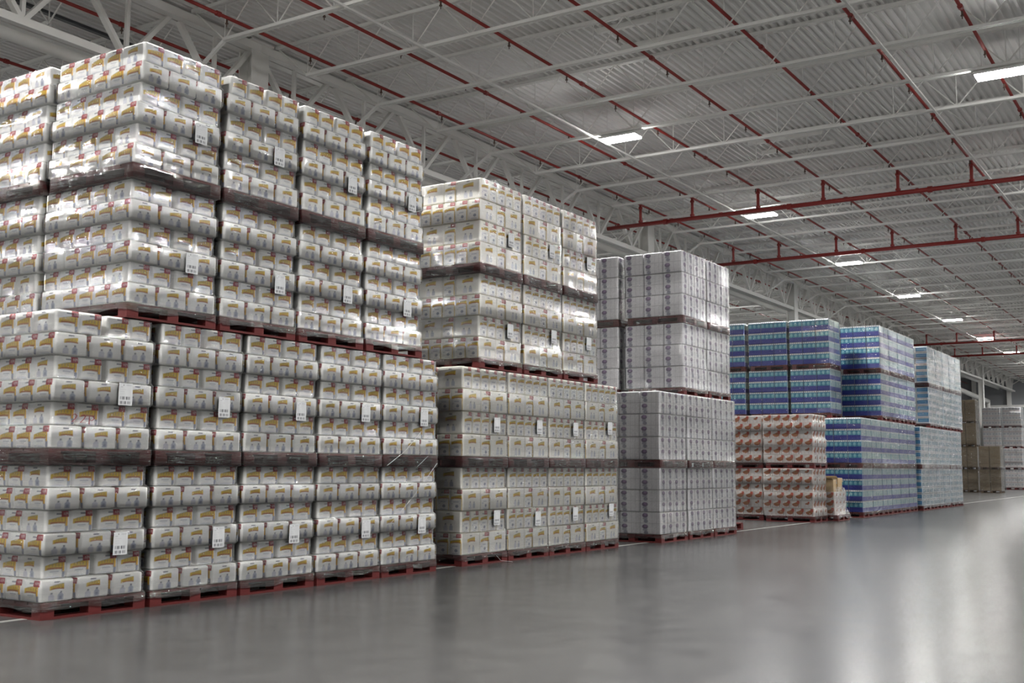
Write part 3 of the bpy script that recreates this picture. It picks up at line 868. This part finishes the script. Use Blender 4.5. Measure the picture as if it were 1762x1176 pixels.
stack('D', 30.1, 10.3, 0.0, 1.0, (0, 1), 'first back row', left=True, aisle=False, jit=0.006, stuff=True)
stack('D', 30.1, 11.5, 0.0, 1.0, (0, 1), 'second back row', left=True, aisle=False, jit=0.006, stuff=True)
for i, x in enumerate((36.72, 37.76, 38.80, 39.84, 40.95, 42.0)):
    stack('E', x, 8.15, 0.0, 1.0, (0, 1), COLN(i), left=False, jit=0.005)
for i, x in enumerate((38.05, 39.12, 40.25, 41.32, 42.38)):
    stack('E', x, 8.15, 2.644, 1.0, (2, 3), COLN(i), left=(i == 0), jit=0.005)
stack('F', 26.7, 8.45, 0.0, 1.02, (0,), 'front row', left=True)
stack('F', 26.75, 8.45, 1.292, 1.02, (1,), 'front row', left=True)
stack('F', 27.0, 9.83, 0.0, 1.02, (0,), 'back row', left=True, aisle=False)
stack('F', 27.0, 9.83, 1.292, 1.02, (1,), 'back row', left=True, aisle=False)
stack('G', 66.9, 10.65, 0.0, 1.1, (0, 1), 'aisle stack', left=True)
stack('G', 68.1, 12.05, 0.0, 1.1, (0, 1), 'rear stack', left=True)
stack('G', 68.0, 12.05, 2.59, 1.1, (2, 3), 'rear stack', left=True)
stack('H', 79.0, 11.2, 0.0, 1.06, (0, 1), 'aisle stack', left=True)
stack('H', 79.0, 11.2, 2.68, 1.06, (2, 3), 'aisle stack', left=True)
stack('H', 79.0, 12.45, 0.0, 1.06, (0, 1), 'rear stack', left=True)
stack('H', 79.0, 12.45, 2.68, 1.06, (2, 3), 'rear stack', left=True)

# place the packs: the nearest 300 of a kind as things, what is left of a kind as one stuff object
by = {}
for p in PACKS: by.setdefault(p[0], []).append(p)
for key, L in by.items():
    kk = KIND[key]
    L.sort(key=lambda p: p[1] + (1e3 if p[6] else 0))
    for key_, _, me, loc, rz, lb, st in L[:300]:
        o = bpy.data.objects.new(kk['name'], me); o.location = loc; o.rotation_euler = (0, 0, rz)
        tag(o, lb, kk['cat'], kk['group']); COL.objects.link(o)
    rest = L[300:]
    if rest:
        cache = {}
        Vs, Fs, Cs, nv = [], [], [], 0
        for key_, _, me, loc, rz, lb, st in rest:
            h = round(max(v.co.z for v in me.vertices), 3) if me.name not in cache else None
            if me.name not in cache:
                lo = pack_mesh('low', kk['a'] - 0.004, kk['b'] - 0.004, h, 26, kk['art'][0](26), kk['art'][1](26), kk['base'])
                V = np.empty(len(lo.vertices) * 3, np.float32); lo.vertices.foreach_get('co', V)
                F = np.empty(len(lo.loops), np.int32); lo.loops.foreach_get('vertex_index', F)
                Cc = np.empty(len(lo.vertices) * 4, np.float32); lo.color_attributes['Col'].data.foreach_get('color', Cc)
                cache[me.name] = (V.reshape(-1, 3), F.reshape(-1, 4), Cc.reshape(-1, 4)[:, :3]); bpy.data.meshes.remove(lo)
            V, F, Cc = cache[me.name]
            c, s = math.cos(rz), math.sin(rz)
            P = np.stack([V[:, 0] * c - V[:, 1] * s + loc[0], V[:, 0] * s + V[:, 1] * c + loc[1], V[:, 2] + loc[2]], 1)
            Vs.append(P); Fs.append(F + nv); Cs.append(Cc); nv += len(P)
        me = build_mesh(kk['name'] + '_remainder', np.concatenate(Vs), np.concatenate(Fs), np.concatenate(Cs), 'print')
        o = link(kk['name'] + '_remainder', me)
        tag(o, 'remaining %ss farther from the camera in the same stacks' % kk['desc'], kk['cat'], kk['group'], 'stuff')

# ------------------------------------------------------------------ the broken-down load beside the blue cases, and a spare pallet
pallet(1.0, 1.06, 27.86, 8.22, 0.0, 'red wooden pallet carrying the part load beside the blue cases')
vF = pack_variants('F', KIND['F']['hs'][0])
def part_carton(x, y, z, rz, lb):
    o = bpy.data.objects.new('printed_carton', vF[0]); o.location = (x, y, z); o.rotation_euler = (0, 0, rz)
    tag(o, lb, 'carton', 'cartons printed with orange bowls'); COL.objects.link(o)
for i in range(3):
    for k in range(3):
        part_carton(28.05 + 0.31 * k, 8.42, 0.14 + i * 0.192, -math.pi / 2, 'white carton of the part load, %s layer up, %s from left on aisle side' % (nth(i + 1), nth(k + 1)))
    for j in range(1, 4):
        part_carton(28.05, 8.42 + 0.24 * j, 0.14 + i * 0.192, -math.pi / 2, 'white carton of the part load, %s layer up, %s from corner on left end' % (nth(i + 1), nth(j + 1)))
zt = 0.14 + 3 * 0.192
def open_box(x, y, z, w, d, h, lb, tilt):
    t = empty('open_carton', (x, y, z)); t.rotation_euler = (0, 0, tilt); tag(t, lb, 'carton', 'opened cartons on the part load')
    b = MB().box(0, w, 0, 0.006, 0, h).box(0, w, d - 0.006, d, 0, h).box(0, 0.006, 0.006, d - 0.006, 0, h).box(w - 0.006, w, 0.006, d - 0.006, 0, h).box(0.006, w - 0.006, 0.006, d - 0.006, 0, 0.006)
    link('carton_wall', b.mesh('carton_wall'), M['raw_wood'], t)
    link('flap', MB().bar((0.0, d / 2, h), (-0.14, d / 2, h + 0.05), d, 0.006).mesh('flap'), M['raw_wood'], t)
    link('flap', MB().bar((w, d / 2, h), (w + 0.10, d / 2, h - 0.10), d, 0.006).mesh('flap'), M['fixture'], t)
open_box(27.93, 8.34, zt, 0.3, 0.5, 0.30, 'opened brown cardboard carton on top of the part load', 0.06)
open_box(28.40, 8.36, zt, 0.3, 0.42, 0.34, 'opened white carton on top of the part load, right of the brown one', -0.05)
e = [(0.08, 27.84, 28.90, 8.19, 9.3, 0.02), (0.14, 27.85, 28.89, 8.2, 9.28, 0.01), (0.3, 27.88, 28.86, 8.28, 9.26, 0.0), (0.55, 27.88, 28.86, 8.28, 9.26, 0.0), (0.72, 27.88, 28.86, 8.28, 9.26, 0.01),
     (0.84, 27.91, 28.80, 8.32, 9.1, 0.03)]
tag(link('stretch_film', film_mesh(e, 5)), 'loose stretch film around the part load beside the blue cases', 'stretch film', 'stretch film wraps')
pallet(1.0, 1.1, 21.88, 8.78, 0.0, 'empty red wooden pallet poking out past the purple flower stacks')

# film tails pulled from one load to the next
def tail(parent, pts, w, lb):
    mb = MB()
    for p, q in zip(pts, pts[1:]): mb.bar(p, q, w, w * 0.35, n=6)
    t = link('film_tail', mb.mesh('film_tail', True), M['film_rope'], parent); t['label'] = lb
yf = 8.335
tail(FILMS['A', 4], [(10.30, yf, 1.30), (10.62, yf - 0.01, 1.47), (10.95, yf, 1.72)], 0.010, 'bright diagonal strand of twisted film')
tail(FILMS['A', 4], [(10.38, yf, 0.62), (10.80, yf - 0.01, 0.93), (11.30, yf + 0.01, 1.33)], 0.007, 'bright diagonal strand of twisted film')
tail(FILMS['A', 4], [(10.85, yf, 1.27), (11.10, yf, 1.42)], 0.006, 'bright diagonal strand of twisted film')
tail(FILMS['AU', 3], [(9.96, yf, 4.15), (10.35, yf - 0.01, 4.29), (10.95, yf, 4.50)], 0.014, 'bright strand of twisted film')
tail(FILMS['AU', 3], [(9.96, yf, 4.12), (10.5, yf - 0.01, 4.21), (10.9, yf, 4.27)], 0.010, 'bright strand of twisted film')
tail(FILMS['B', 0], [(12.75, 8.40, 0.10), (12.80, 8.36, 0.03), (13.0, 8.30, 0.006)], 0.008, 'loose end of film trailing on the floor')

# red marker writing on the film of the first column, second tier
def strokes(parent, x, z, lines):
    for ln in lines:
        mb = MB()
        for p, q in zip(ln, ln[1:]):
            mb.bar((x + p[0], yf - 0.004, z + p[1]), (x + q[0], yf - 0.004, z + q[1]), 0.009, 0.002)
        t = link('marker_writing', mb.mesh('marker_writing'), M['marker'], parent); t['label'] = 'red hand written mark'
M['marker'] = mat('red_marker', (0.30, 0.03, 0.04), 0.5, 0.3)
two = [(0.0, 0.055), (0.03, 0.07), (0.05, 0.055), (0.035, 0.03), (0.0, 0.0), (0.055, 0.005)]
pee = [(0.0, -0.01), (0.0, 0.06), (0.035, 0.065), (0.05, 0.045), (0.03, 0.025), (0.005, 0.03)]
strokes(FILMS['A', 0], 6.01, 1.655, [two, [(a + 0.085, b - 0.004) for a, b in two], [(a + 0.175, b - 0.008) for a, b in pee]])
